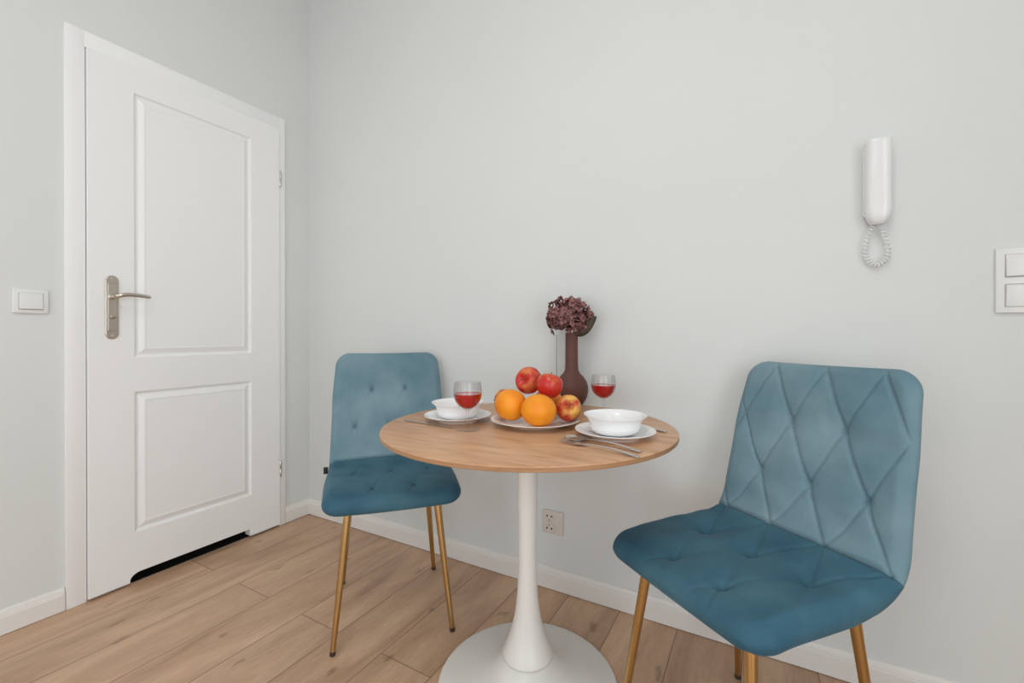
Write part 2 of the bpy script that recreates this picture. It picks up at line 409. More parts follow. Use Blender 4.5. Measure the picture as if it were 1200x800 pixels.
# leaf
bm = bmesh.new()
LX = .0235
y0, y1, z0, z1 = -.9215, -.1855, .011, 2.0225
yc = [y0, -.785, -.328, y1]; zc = [.056, .203, .756, .888, 1.924, z1]
V = {}
def gv_(y, z, x=LX):
    k = (round(y, 4), round(z, 4), round(x, 4))
    if k not in V: V[k] = bm.verts.new((x, y, z))
    return V[k]
def panel(ya, yb, za, zb):
    lv = [(0, LX), (.003, LX-.0015), (.005, LX-.007), (.010, LX-.0095), (.015, LX-.0090), (.031, LX-.0020), (.036, LX-.0008), (.038, LX-.0012), (.040, LX-.0022)]
    for (i0, xa), (i1, xb) in zip(lv, lv[1:]):
        a = [(ya+i0, za+i0), (yb-i0, za+i0), (yb-i0, zb-i0), (ya+i0, zb-i0)]
        b = [(ya+i1, za+i1), (yb-i1, za+i1), (yb-i1, zb-i1), (ya+i1, zb-i1)]
        for k in range(4):
            j = (k+1) % 4
            bm.faces.new((gv_(*a[k], xa), gv_(*a[j], xa), gv_(*b[j], xb), gv_(*b[k], xb)))
    i, x_ = lv[-1]
    bm.faces.new([gv_(ya+i, za+i, x_), gv_(yb-i, za+i, x_), gv_(yb-i, zb-i, x_), gv_(ya+i, zb-i, x_)])
for i in range(3):
    for j in range(5):
        if i == 1 and j in (1, 3): panel(yc[1], yc[2], zc[j], zc[j+1])
        else: bm.faces.new([gv_(yc[i], zc[j]), gv_(yc[i+1], zc[j]), gv_(yc[i+1], zc[j+1]), gv_(yc[i], zc[j+1])])
nt = [(y0, z0), (-.799, z0)] + [(-.799+.034*(1-cos(t)), .018+.026*sin(t)) for t in [pi/2*k/8 for k in range(9)]] + [(-.336, .044), (-.336, z0), (y1, z0), (y1, .056), (-.328, .056), (-.785, .056), (y0, .056)]
bm.faces.new([gv_(y, z) for y, z in nt])
r = bmesh.ops.extrude_face_region(bm, geom=list(bm.faces))
for v in [g for g in r['geom'] if isinstance(g, bmesh.types.BMVert)]: v.co.x = -.02 + (v.co.x-LX)*.0
leaf = dloc(from_bm('door_leaf', bm, M['door'], door, smooth=False))
bv = leaf.modifiers.new('bevel', 'BEVEL'); bv.width = .0015; bv.segments = 2; bv.limit_method = 'ANGLE'; bv.angle_limit = radians(60)
# hinges
for hz in (1.772, .294):
    bm = bmesh.new(); lathe(bm, [(0, -.04), (.004, -.0395), (.0058, -.037), (.0058, -.0005), (.0052, 0), (.0058, .0005), (.0058, .037), (.004, .0395), (0, .04)], 20)
    h = from_bm('hinge', bm, M['steel'], door, angle=50); h.location = (.0225, -.1815+.55, hz); h['label'] = 'small steel hinge'
# handle
hp = from_bm('backplate', (lambda b: (prism(b, [(.0205*cos(t)*(1 if abs(cos(t)) > .01 else 1), .1185+.0-.02+.0215*sin(t)) for t in [pi*k/12 for k in range(13)]] + [(-.0205, -.0985)] + [(-.0205*cos(t), -.0985-.0215*sin(t)) for t in [pi*k/12 for k in range(1, 13)]], 0, .006), b)[1])(bmesh.new()), M['nickel'], door)
hp.name = 'door_handle'; hp['label'] = 'satin nickel door handle plate'
bvm = hp.modifiers.new('bevel', 'BEVEL'); bvm.width = .0035; bvm.segments = 3; bvm.limit_method = 'ANGLE'; bvm.angle_limit = radians(50)
hp.rotation_euler = (radians(90), 0, radians(90)); hp.location = (LX, -.8535+.55, 1.0815)
# (local x -> world y, local y -> world z, local z -> world x)
bm = bmesh.new(); prism(bm, [(-.0135, -.09), (.0135, -.09), (.0135, .09), (-.0135, .09)], .0055, .0085)
rp = from_bm('raised_panel', bm, M['nickel'], hp, smooth=False); rp.modifiers.new('bevel', 'BEVEL').width = .002
bm = bmesh.new()
lathe(bm, [(.012, .008), (.012, .012), (.0095, .014), (.009, .045), (0, .046)], 24, cap0=True)
pts = catmull([(0, .0, .040), (.012, .004, .048), (.035, .0075, .051), (.065, .007, .050), (.086, .005, .047), (.105, .003, .043)], 6)
rad = [.0085 + (.0055-.0085)*(i/(len(pts)-1)) for i in range(len(pts))]
tube(bm, pts, rad, 14, flat=(1.05, .72))
bmesh.ops.translate(bm, verts=bm.verts, vec=(0, .040, 0))
from_bm('lever', bm, M['nickel'], hp)
bm = bmesh.new()
lathe(bm, [(.0085, .008), (.0085, .012), (.007, .0145), (0, .015)], 20, cap0=True)
add_box(bm, -.011, .011, -.0035, .0035, .012, .026, .002)
bmesh.ops.translate(bm, verts=bm.verts, vec=(0, -.036, 0))
from_bm('thumb_turn', bm, M['nickel'], hp)
for s in (1, -1):
    bm = bmesh.new(); lathe(bm, [(.003, .0055), (.003, .0072), (.0015, .008), (0, .008)], 12, cap0=True)
    bmesh.ops.translate(bm, verts=bm.verts, vec=(0, s*.108, 0))
    from_bm('screw', bm, M['steel'], hp)

# ------------------------------------------------------------ light switches
def switch(name, loc, rz, w, h, rockers, label, bw=.004):
    """local x along wall, local -y out of the wall"""
    t = empty(name, loc, rz); tag(t, label, 'light switch')
    bm = bmesh.new(); add_box(bm, -w/2, w/2, -.0085, 0, -h/2, h/2, .003, 3)
    from_bm('switch_frame', bm, M['plastic'], t)
    for cx, cz, rw, rh, tilt in rockers:
        bm = bmesh.new(); add_box(bm, -rw/2-.0015, rw/2+.0015, -.0092, -.006, -rh/2-.0015, rh/2+.0015, .0006)
        o = from_bm('rocker_surround', bm, M['switch_gap'], t); o.location = (cx, 0, cz)
        bm = bmesh.new(); add_box(bm, -rw/2, rw/2, -.013, -.004, -rh/2, rh/2, .0016, 3)
        o = from_bm('rocker', bm, M['plastic'], t); o.location = (cx, 0, cz); o.rotation_euler = (tilt, 0, 0)
    return t
M['switch_gap'] = mat('switch_gap_plastic', (.40, .39, .37), .4); noise_bump(M['switch_gap'], 300, .02, .0002)
switch('light_switch', (0, -1.061, 1.091), radians(90), .086, .081, [(0, 0, .056, .054, radians(-4))],
       'single white rocker light switch on the wall left of the door')
switch('light_switch', (2.709, 0, 1.1125), 0, .084, .161, [(0, .036, .050, .054, radians(-4.5)), (0, -.037, .050, .054, radians(4.5))],
       'double white light switch, two rockers stacked, at the right edge below the intercom')

# ------------------------------------------------------------ wall socket
t = empty('wall_socket', (1.461, 0, .2565)); tag(t, 'beige-white double wall socket low on the wall behind the table stem', 'socket')
bm = bmesh.new(); add_box(bm, -.0425, .0425, -.010, 0, -.044, .044, .003, 3)
from_bm('socket_plate', bm, M['socket'], t)
for s in (1, -1):
    bm = bmesh.new(); lathe(bm, [(.0205, 0), (.0205, .003), (.0190, .0032), (.0185, .0012), (0, .0008)], 36)
    o = from_bm('socket_face', bm, M['socket'], t); o.location = (-.012, -.0098, s*.0215); o.rotation_euler = (radians(90), 0, 0)
    for k in (1, -1):
        bm = bmesh.new(); lathe(bm, [(.0032, 0), (.0032, .0014), (0, .0014)], 14)
        c = from_bm('plug_hole', bm, M['dark'], o); c.location = (k*.0095, s*.002, .001)
    bm = bmesh.new(); lathe(bm, [(.0024, 0), (.0024, .008), (.001, .010), (0, .010)], 12)
    c = from_bm('earth_pin', bm, M['steel'], o); c.location = (0, -s*.0115, .001)

# ------------------------------------------------------------ intercom
t = empty('intercom', (2.433, 0, 1.39)); tag(t, 'white wall intercom handset with a coiled cord below it', 'intercom')
bm = bmesh.new(); add_box(bm, -.030, .028, -.022, 0, -.088, .100, .008, 4)
from_bm('wall_base', bm, M['phone'], t)
bm = bmesh.new()
rings = []; nz_ = 40
def handset_ring(z, wx, dep, n=28):
    r = []
    for k in range(n):
        a = 2*pi*k/n
        # D-shaped section: flat back, convex front
        cx_ = cos(a); sy_ = sin(a)
        x = wx*math.copysign(abs(cx_)**.55, cx_)
        y = -.020 - (dep*abs(sy_)**.62 if sy_ > 0 else -.004*abs(sy_)**.5)
        r.append(bm.verts.new((x, y, z)))
    return r
for i in range(nz_+1):
    u = i/nz_; z = .113 - .226*u
    w_ = .0285; d_ = .036
    tt = min(1, u/.02); w_ *= .96+.04*sqrt(max(0, 1-(1-tt)**2)); d_ *= .93+.07*sqrt(max(0, 1-(1-tt)**2))
    v = max(0, (u-.80)/.20); w_ *= sqrt(max(.0, 1-.82*v**2.4)); d_ *= sqrt(max(.0, 1-.65*v**2.2))
    d_ *= 1-.16*sin(pi*min(1, u*1.05))
    rings.append(handset_ring(z, w_, d_))
for a, b in zip(rings, rings[1:]):
    for k in range(28):
        j = (k+1) % 28; bm.faces.new((a[k], a[j], b[j], b[k]))
bm.faces.new(rings[0]); bm.faces.new(rings[-1])
from_bm('handset', bm, M['phone'], t, angle=50)
# coiled cord: helix wound around a drop-shaped loop
axis = catmull([(-.005, -.018, -.104), (-.012, -.018, -.122), (-.020, -.017, -.145), (-.025, -.015, -.170), (-.024, -.014, -.195), (-.012, -.013, -.215),
                (.004, -.013, -.220), (.018, -.014, -.208), (.024, -.015, -.188), (.020, -.017, -.160), (.013, -.018, -.135), (.006, -.018, -.110)], 40)
turns = 27; pts = []
for i, p in enumerate(axis):
    a = Vector(p); q = Vector(axis[min(i+1, len(axis)-1)])-Vector(axis[max(i-1, 0)]); q.normalize()
    s = q.cross(Vector((0, 1, 0))).normalized()
    f = i/(len(axis)-1); rr = .0056*min(1, f*14, (1-f)*14); ph = 2*pi*turns*f
    pts.append(a + s*(rr*cos(ph)) + Vector((0, 1, 0))*(rr*sin(ph)))
bm = bmesh.new(); tube(bm, pts, .0018, 6)
from_bm('coiled_cord', bm, M['phone'], t)

# ------------------------------------------------------------ velvet chairs
PROF = catmull([(.237, .432), (.215, .442), (.15, .449), (.06, .449), (-.03, .448), (-.10, .454), (-.148, .470), (-.183, .500), (-.205, .550), (-.226, .64), (-.258, .78), (-.294, .899)], 24)
ARC = [0]
for a, b in zip(PROF, PROF[1:]): ARC.append(ARC[-1]+hypot(b[0]-a[0], b[1]-a[1]))
LEN = ARC[-1]
def prof_at(s):
    s = min(max(s, 0), LEN-1e-6)
    lo, hi = 0, len(ARC)-1
    while hi-lo > 1:
        mid = (lo+hi)//2
        if ARC[mid] <= s: lo = mid
        else: hi = mid
    f = (s-ARC[lo])/(ARC[hi]-ARC[lo])
    d = PROF[lo][0]*(1-f)+PROF[hi][0]*f; z = PROF[lo][1]*(1-f)+PROF[hi][1]*f
    i0, i1 = max(lo-4, 0), min(hi+4, len(PROF)-1)
    tx, tz = PROF[i1][0]-PROF[i0][0], PROF[i1][1]-PROF[i0][1]; l = hypot(tx, tz)
    return d, z, -(-tz/l)*1.0, -(tx/l)*1.0     # normal towards the sitter
SC = min(range(len(PROF)), key=lambda i: abs(PROF[i][1]-.478)+ (10 if PROF[i][0] > -.1 else 0))
SC = ARC[SC]
def halfw(s):
    u = s/LEN
    ks = [(0, .217), (.30, .227), (SC/LEN, .224), (.75, .218), (1, .206)]
    for (a, wa), (b, wb) in zip(ks, ks[1:]):
        if u <= b:
            f = (u-a)/(b-a); f = f*f*(3-2*f); return wa+(wb-wa)*f
    return ks[-1][1]
def shell(name, s0, s1, parent, eoff, line_w, seed, tuft_w):
    NS = max(40, int((s1-s0)/.0032)); NX = 132
    rc = .055
    # denser sampling towards the free end
    ss = []
    for i in range(NS+1):
        u = i/NS
        if s0 < .01: ss.append(s0+(s1-s0)*(u**1.25))
        else: ss.append(s1-(s1-s0)*((1-u)**1.25))
    top = []; bot = []
    verts = []; faces = []
    is_back = s0 > .01
    A = .065; B = .145 if is_back else .166
    for s in ss:
        W = halfw(s); d, z, nx, nz = prof_at(s)
        e_ = min(s, LEN-s)
        wl = W if e_ > rc else W-rc+sqrt(max(0, rc*rc-(rc-e_)**2))
        T = .058 if s < SC*.8 else .058+(.042-.058)*min(1, (s-SC*.8)/(SC*.35))
        if not is_back and s < .06: T *= .82+.18*(s/.06)
        rt, rb = [], []
        for k in range(NX+1):
            v = -1+2*k/NX
            x = wl*math.copysign(1-(1-abs(v))**1.5, v)
            qx = abs(x)-(W-rc); qy = rc-e_
            delta = rc-(hypot(max(qx, 0), max(qy, 0))+min(max(qx, qy), 0))
            delta = max(0, delta)
            rr = .030
            f = min(1, delta/rr); h = T/2*sqrt(max(0, 1-(1-f)**2.1))
            g = 1-.40*exp(-((s-SC)/.0065)**2)-.12*exp(-abs(s-SC)/.02)
            # quilting
            xs = x-eoff; ds = (s-SC) if is_back else (SC-s)
            u1 = xs/A+ds/B; u2 = xs/A-ds/B
            hyp = A*B/hypot(A, B)
            l1 = abs(u1-(2*math.floor(u1/2)+1))*hyp; l2 = abs(u2-(2*math.floor(u2/2)+1))*hyp
            # nearest tuft
            j = round(ds/B); best = 9
            for jj in (j-1, j, j+1):
                if jj < 0: continue
                if jj*B > (.40 if is_back else .40): continue
                ii = round(xs/A)
                for i2 in (ii-1, ii, ii+1):
                    if (i2+jj) % 2 == 0: continue
                    if jj == 0 or abs(i2*A) > .15: continue
                    best = min(best, hypot(xs-i2*A, ds-jj*B))
            lw = line_w+(1-line_w)*exp(-best/(.030 if line_w > .12 else .026))
            if not is_back and line_w > .12 and 0 < ds < B: lw = min(1, lw+.45)
            edge = min(1, max(0, (delta-.002)/.024)); edge = edge*edge*(3-2*edge)
            disp = -(.0062*exp(-(l1/.0032)**2)+.0046*exp(-(l2/.0032)**2)+.0034*exp(-l1/.016)+.0026*exp(-l2/.016))*lw
            tw = .034 if is_back else .046
            disp -= tuft_w*exp(-(best/.012)**2)*.7+tuft_w*.7*exp(-(best/tw)**2)
            wr = .0016*sin(37*x+23*s+seed)*sin(19*x-41*s+2*seed)+.001*sin(70*x*s+3*seed)
            disp = (disp+wr+.004)*edge
            ht = h*g+disp
            crown = (.006 if not is_back else .004)*(1-(x/W)**2)*edge
            ht += crown
            # side wings of the back lean slightly forward, seat dishes slightly
            cup = .012*(x/W)**2 if is_back else .006*(x/W)**2
            cup *= min(1, abs(s-SC)/.1)
            hb = h
            zz = z+cup*nz
            rt.append((d+nx*(ht+cup), x, z+nz*(ht+cup))); rb.append((d-nx*(hb-cup), x, z-nz*(hb-cup)))
        top.append(rt); bot.append(rb)
    bm = bmesh.new()
    TV = [[bm.verts.new(p) for p in r] for r in top]; BV = [[bm.verts.new(p) for p in r] for r in bot]
    for i in range(NS):
        for k in range(NX):
            bm.faces.new((TV[i][k], TV[i][k+1], TV[i+1][k+1], TV[i+1][k]))
            bm.faces.new((BV[i][k+1], BV[i][k], BV[i+1][k], BV[i+1][k+1]))
        bm.faces.new((TV[i][0], TV[i+1][0], BV[i+1][0], BV[i][0])); bm.faces.new((TV[i+1][NX], TV[i][NX], BV[i][NX], BV[i+1][NX]))
    for i in (0, NS):
        for k in range(NX): bm.faces.new((TV[i][k], BV[i][k], BV[i][k+1], TV[i][k+1]))
    bmesh.ops.remove_doubles(bm, verts=bm.verts, dist=.00005)
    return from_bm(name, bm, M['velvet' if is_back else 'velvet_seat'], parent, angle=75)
def chair(loc, ang, label, line_w, tuft_w, eoff, seed, side_tag=False):
    t = empty('velvet_chair', (loc[0], loc[1], 0), ang); tag(t, label, 'chair', 'velvet chairs at the round table')
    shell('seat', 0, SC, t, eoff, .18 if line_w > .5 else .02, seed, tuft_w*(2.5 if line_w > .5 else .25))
    shell('backrest', SC, LEN, t, eoff, line_w, seed+1, tuft_w)
    for (dt, db) in ((.166, .216), (-.139, -.187)):
        for s in (1, -1):
            sb = .184 if db > 0 else .177
            top = Vector((dt+(dt-db)*.02, s*.140, .430)); botm = Vector((db, s*sb, .006))
            bm = bmesh.new(); tube(bm, [top.lerp(botm, k/6) for k in range(7)], [.0128+(.0080-.0128)*k/6 for k in range(7)], 20)
            lg = from_bm('leg', bm, M['gold'], t, angle=50)
            dr = (botm-top).normalized()
            bm = bmesh.new(); tube(bm, [botm-dr*.007, botm-dr*.006, botm+dr*.0045, botm+dr*.006], [.0078, .0088, .0088, .0078], 16)
            from_bm('foot_cap', bm, M['cap'], lg)
    # metal mounting frame under the seat
    bm = bmesh.new()
    add_box(bm, -.15, .18, -.150, -.128, .408, .424, .002); add_box(bm, -.15, .18, .128, .150, .408, .424, .002)
    add_box(bm, -.150, -.128, -.128, .128, .410, .422, .002); add_box(bm, .155, .177, -.128, .128, .410, .422, .002)
    from_bm('mounting_frame', bm, M['cap'], t)
    if side_tag:
        bm = bmesh.new(); add_box(bm, -.160, -.142, -.2315, -.2285, -.002, .002)
        bm.clear(); add_box(bm, -.013, .013, -.010, .006, -.0009, .0009, .0004)
        o = from_bm('care_tag', bm, M['tag'], t); o.location = (-.128, -.231, .468); o.rotation_euler = (0, radians(90), 0)
        o['label'] = 'small black fabric tag'
    return t
chair((.988, -.378), -.745, 'blue velvet chair with gold legs left of the table, beside the door', .04, .0050, 0.0, 1.0, True)
chair((2.131, -.404), 4.065, 'blue velvet chair with quilted diamond back right of the table, under the intercom', .85, .0060, .012, 4.0)

# ------------------------------------------------------------ tulip table
TX, TY, TZ = 1.586, -.456, .727
t = empty('tulip_table', (TX, TY, 0)); tag(t, 'round oak-topped pedestal table with a white trumpet base', 'table')
bm = bmesh.new(); lathe(bm, [(0, TZ), (.397, TZ), (.3992, TZ-.0008), (.4, TZ-.0025)], 128)
top_o = from_bm('table_top', bm, M['oak_top'], t, angle=30)
top_o.data.materials.append(M['oak_edge'])
bm = bmesh.new(); lathe(bm, [(.4, TZ-.0025), (.4, TZ-.0112), (.3988, TZ-.0125), (0, TZ-.0125)], 128)
from_bm('edge_band', bm, M['oak_edge'], top_o, angle=30)
bm = bmesh.new(); lathe(bm, [(0, .7140), (.075, .7140), (.078, .709), (.074, .704), (.046, .694), (.036, .670), (.0315, .630), (.0285, .56), (.0265, .47), (.0255, .38), (.0262, .31), (.029, .25), (.034, .205), (.0405, .172), (.049, .142), (.058, .116), (.066, .096), (.0695, .086), (.069, .080), (.05, .079), (0, .079)], 96)
from_bm('pedestal', bm, M['table_white'], t, angle=40)
bm = bmesh.new(); lathe(bm, [(0, .077), (.066, .077), (.072, .074), (.085, .060), (.105, .045), (.135, .032), (.175, .022), (.215, .015), (.242, .0105), (.2485, .008), (.2505, .0045), (.2495, .001), (.247, 0), (0, 0)], 128)
from_bm('table_base', bm, M['table_white'], t, angle=40)

# ------------------------------------------------------------ tableware
def plate(loc, R, label, m, name='dinner_plate', grp=None):
    k = R/.098
    bm = bmesh.new()
    lathe(bm, [(0, .0035), (.052*k, .0035), (.056*k, .0030), (.058*k, 0), (.061*k, 0), (.063*k, .0035), (.080*k, .0095), (.096*k, .0165), (.098*k, .0180), (.0975*k, .0192), (.0955*k, .0190), (.080*k, .0125), (.066*k, .0072), (.058*k, .0060), (0, .0060)], 96)
    o = from_bm(name, bm, m, angle=60, loc=loc); tag(o, label, 'plate', grp); return o
def bowl(loc, label, grp=None):
    bm = bmesh.new()
    lathe(bm, [(0, .003), (.030, .003), (.032, 0), (.036, 0), (.042, .0025), (.053, .0065), (.0595, .014), (.0612, .022), (.0625, .031), (.0665, .039), (.0740, .0455), (.0765, .0475), (.0765, .0490), (.0750, .0494), (.0720, .0475), (.0640, .0405), (.0600, .0320), (.0588, .023), (.0570, .015), (.051, .009), (.040, .006), (0, .0055)], 96)
    o = from_bm('soup_bowl', bm, M['porcelain'], angle=60, loc=loc); tag(o, label, 'bowl', grp); return o
P1 = (1.382, -.507); P2 = (1.844, -.483); PF = (1.609, -.454)
plate((*P1, TZ), .098, 'white plate under the soup bowl beside the left chair', M['porcelain'], grp='plates under the soup bowls')
plate((*P2, TZ), .098, 'white plate under the soup bowl at the right side of the table', M['porcelain'], grp='plates under the soup bowls')
plate((*PF, TZ), .124, 'wide white plate holding the oranges and apples mid-table', M['cream_porcelain'], 'fruit_plate')
bowl((*P1, TZ+.0062), 'white soup bowl on the left plate, partly behind a wine glass', 'soup bowls')
bowl((*P2, TZ+.0062), 'white soup bowl on the right plate, beside spoon and fork', 'soup bowls')

def wine_glass(loc, label):
    t = empty('wine_glass', loc); tag(t, label, 'wine glass', 'glasses of red wine')
    bm = bmesh.new()
    outer = [(0, .0007), (.0335, .0005), (.0343, .0010), (.0335, .0018), (.022, .0040), (.010, .0075), (.0050, .012), (.0036, .020), (.0033, .035), (.0035, .046), (.0060, .0525),
             (.0150, .0570), (.0250, .0640), (.0325, .0740), (.0368, .0860), (.0380, .0960), (.0374, .1080), (.0356, .1200), (.0344, .1265)]
    inner = [(.0334, .1268), (.0346, .1195), (.0363, .1080), (.0369, .0960), (.0357, .0865), (.0314, .0750), (.0240, .0655), (.0140, .0588), (.0050, .0556), (0, .0548)]
    lathe(bm, outer+inner, 64)
    g = from_bm('glass_body', bm, M['glass'], t, angle=60)
    bm = bmesh.new()
    lathe(bm, [(0, .0551), (.0050, .0559), (.0139, .0591), (.0238, .0658), (.0311, .0752), (.0354, .0866), (.0366, .0955), (.0366, .0963), (.0355, .0960), (0, .0960)], 64)
    from_bm('wine', bm, M['wine'], t, angle=50)['label'] = 'red wine'
    return t
wine_glass((1.482, -.599, TZ), 'glass of red wine standing in front of the left plate')
wine_glass((1.733, -.229, TZ), 'glass of red wine at the far table edge, right of the vase')

# cutlery, local x from working end (0) to handle end, lying on z=0
def cutlery(kind, a, b, label, lift=.0, grp=None):
    a = Vector((*a, TZ)); b = Vector((*b, TZ)); Ln = (b-a).length
    ang = math.atan2((b-a).y, (b-a).x)
    bm = bmesh.new()
    NX = 60; T = .0011
    def outline(u):     # half width
        if kind == 'spoon':
            if u < .30: return .0235*sqrt(max(0, 1-((u-.15)/.15)**2))+.0016*min(1, u/.02) if u < .295 else .0035
            return .0030+.0045*max(0, (u-.40)/.60)**1.3
        if kind == 'fork':
            if u < .36:
                return .0115+.002*sin(pi*min(1, u/.30)) if u < .27 else .0138+(.0030-.0138)*((u-.27)/.09)**.7
            return .0030+.0045*max(0, (u-.40)/.60)**1.3
        if u < .52: return .0012+.0055*min(1, u/.12)**.6
        return .0036+.002*((u-.52)/.48)
    def height(u):
        if kind in ('spoon', 'fork'):
            if u < .30: return .004+ (.003 if kind == 'fork' else .002)*((u-.15)/.15)**2
            return .006+.0045*sin(pi*(u-.30)/.70)-.0045*((u-.30)/.70)
        return .0006
    us = [i/NX for i in range(NX+1)]
    NW = 8
    def strip(u0, u1, off, wf, n):
        top, bot = [], []
        for i in range(n+1):
            u = u0+(u1-u0)*i/n; w_ = outline(u)*wf if wf < 1 or kind != 'fork' else outline(u)
            endf = 1
            if u > .985: endf = sqrt(max(.05, 1-((u-.985)/.015)**2))
            if kind == 'fork' and wf < 1: endf = sqrt(min(1, max(.08, u/.03)))
            w_ = max(.0006, w_*endf); h = height(u)
            rt, rb = [], []
            for k in range(NW+1):
                v = -1+2*k/NW; y = off+w_*v
                dip = 0
                if kind == 'spoon' and u < .30: dip = -.0048*(1-v*v)*sqrt(max(0, 1-((u-.15)/.15)**2))
                if kind == 'knife': th = .0022*(1 if u > .52 else .4)*(1-.5*v*v)
                else: th = T+.0010*(1-v*v)*(1 if u > .3 else .3)
                rt.append(bm.verts.new((u*Ln, y, h+dip+th))); rb.append(bm.verts.new((u*Ln, y, h+dip-(th if kind == 'knife' else 0))))
            top.append(rt); bot.append(rb)
        for i in range(n):
            for k in range(NW):
                bm.faces.new((top[i][k], top[i][k+1], top[i+1][k+1], top[i+1][k])); bm.faces.new((bot[i][k+1], bot[i][k], bot[i+1][k], bot[i+1][k+1]))
            bm.faces.new((top[i][0], top[i+1][0], bot[i+1][0], bot[i][0])); bm.faces.new((top[i+1][NW], top[i][NW], bot[i][NW], bot[i+1][NW]))
        for i in (0, n):
            for k in range(NW): bm.faces.new((top[i][k], bot[i][k], bot[i][k+1], top[i][k+1]))
    if kind == 'fork':
        for q in range(4): strip(0, .205, -.0099+.0066*q, .17, 12)
        strip(.195, 1, 0, 1, 44)
    else: strip(0, 1, 0, 1, NX)
    bmesh.ops.translate(bm, verts=bm.verts, vec=(0, 0, -min(v.co.z for v in bm.verts)+.0002))
    name = {'spoon': 'spoon', 'fork': 'fork', 'knife': 'table_knife'}[kind]
    o = from_bm(name, bm, M['cutlery'], angle=50, loc=(a.x, a.y, TZ+lift), rot=(0, 0, ang))
    tag(o, label, kind, grp); return o
cutlery('spoon', (1.747, -.562), (1.938, -.608), 'steel spoon lying in front of the right plate, nearer to the plate')
cutlery('fork', (1.752, -.598), (1.943, -.645), 'steel fork lying beside the spoon, nearest the table edge')
cutlery('knife', (1.448, -.608), (1.250, -.590), 'steel table knife pointing at the front wine glass', grp='table knives')
cutlery('knife', (1.790, -.290), (1.948, -.380), 'steel table knife mostly hidden behind the right plate', grp='table knives')

# ------------------------------------------------------------ vase and hydrangea
VX, VY = 1.576, -.100
bm = bmesh.new()
lathe(bm, [(0, 0), (.032, 0), (.035, .002), (.044, .014), (.0535, .032), (.0582, .052), (.0575, .070), (.0520, .088), (.0410, .104), (.0300, .115), (.0240, .126), (.0225, .142), (.0220, .252), (.0226, .256), (.0220, .258), (.0195, .256), (.0190, .130), (.026, .110), (.035, .1), (0, .09)], 72)
o = from_bm('vase', bm, M['vase'], angle=50, loc=(VX, VY, TZ))
tag(o, 'matt brown bottle-shaped vase behind the fruit at the far table edge', 'vase')

random.seed(7)
t = empty('dried_hydrangea', (VX, VY, TZ+.12)); tag(t, 'dried burgundy hydrangea head standing in the brown vase', 'flower')
SZ = .12
bm = bmesh.new(); tube(bm, catmull([(0, 0, -.020), (.002, .002, .06), (-.004, 0, .13), (-.010, 0, .175)], 6), .0032, 8)
for k in range(14):
    a = 2*pi*k/14; rr = .03+.02*(k % 2)
    tube(bm, catmull([(-.008, 0, .150), (-.01+rr*.5*cos(a), rr*.5*sin(a), .168), (-.012+rr*cos(a), rr*sin(a), .185+.006*(k % 3))], 4), .0014, 5)
from_bm('stem', bm, M['stem'], t)
def atan2_(q): return math.atan2(q.y, q.x)
def petal(bm, base, nrm, dirv, size, curl):
    """one cupped petal growing from base along dirv in the plane normal to nrm"""
    side = nrm.cross(dirv).normalized(); g = []
    for i in range(5):
        u = i/4; wv = [.10, .42, .55, .50, .22][i]*size
        row = []
        for k in range(5):
            v = -1+2*k/4
            row.append(bm.verts.new(base+dirv*(size*u*(1-.10*abs(v)*u)) + side*(wv*v) + nrm*(size*(curl*u*u+.16*v*v*u+.05*sin(5*v+curl*9)*u))))
        g.append(row)
    for i in range(4):
        for k in range(4): bm.faces.new((g[i][k], g[i][k+1], g[i+1][k+1], g[i+1][k]))
bm = bmesh.new()
C = Vector((-.012, -.006, .196)); R_ = Vector((cos(.5157), sin(.5157), 0)); 
n_f = 175
for i in range(n_f):
    zf = 1-2*(i+.5)/n_f; ph = i*2.39996
    if zf < -.80: continue
    q = Vector((sqrt(1-zf*zf)*cos(ph), sqrt(1-zf*zf)*sin(ph), zf))
    lump = 1+.10*sin(3*atan2_(q)+4*zf)+random.uniform(-.13, .07)
    c = C+Vector((q.x*.070, q.y*.064, q.z*.060))*lump
    if q.z < -.1: c = c+Vector((q.x*.004, q.y*.004, 0))
    n = (q+Vector((random.uniform(-.75, .75), random.uniform(-.75, .75), random.uniform(-.6, .6)))).normalized()
    d0 = n.orthogonal().normalized(); d0.rotate(Matrix.Rotation(random.uniform(0, 6.28), 3, n))
    sz = random.uniform(.0125, .0175)
    for k in range(4):
        dd = d0.copy(); dd.rotate(Matrix.Rotation(k*pi/2+random.uniform(-.15, .15), 3, n))
        petal(bm, c, n, dd, sz*random.uniform(.85, 1.1), random.uniform(-.25, .45))
bl = from_bm('bloom', bm, M['petal'], t, angle=None)
sm = bl.modifiers.new('solid', 'SOLIDIFY'); sm.thickness = .0006
# leaf on the right, rising from the vase mouth
def leaf_mesh(p0, p1, p2, wid):
    bm = bmesh.new(); c = catmull([p0, p1, p2], 8); n = len(c)-1
    g = []
    for i, p in enumerate(c):
        u = i/n; a = Vector(p); tdir = (Vector(c[min(i+1, n)])-Vector(c[max(i-1, 0)])).normalized()
        side = Vector((.35, .25, -.9)).cross(tdir).cross(tdir).normalized()
        nn = side.cross(tdir)
        wv = wid*sin(pi*min(1, u*.97+.03))**.75
        g.append([bm.verts.new(a+side*(wv*v)+nn*(.25*wv*abs(v))) for v in (-1, -.5, 0, .5, 1)])
    for i in range(n):
        for k in range(4): bm.faces.new((g[i][k], g[i][k+1], g[i+1][k+1], g[i+1][k]))
    return bm
for a in (((.010, -.014, .132), (.046, -.004, .150), (.086, .018, .196)), ((.004, .010, .136), (.030, .030, .160), (.052, .055, .200))):
    o = from_bm('leaf', leaf_mesh(*a, .021), M['leaf'], t, angle=None); o['label'] = 'dark dried leaf'
    s_ = o.modifiers.new('solid', 'SOLIDIFY'); s_.thickness = .0008
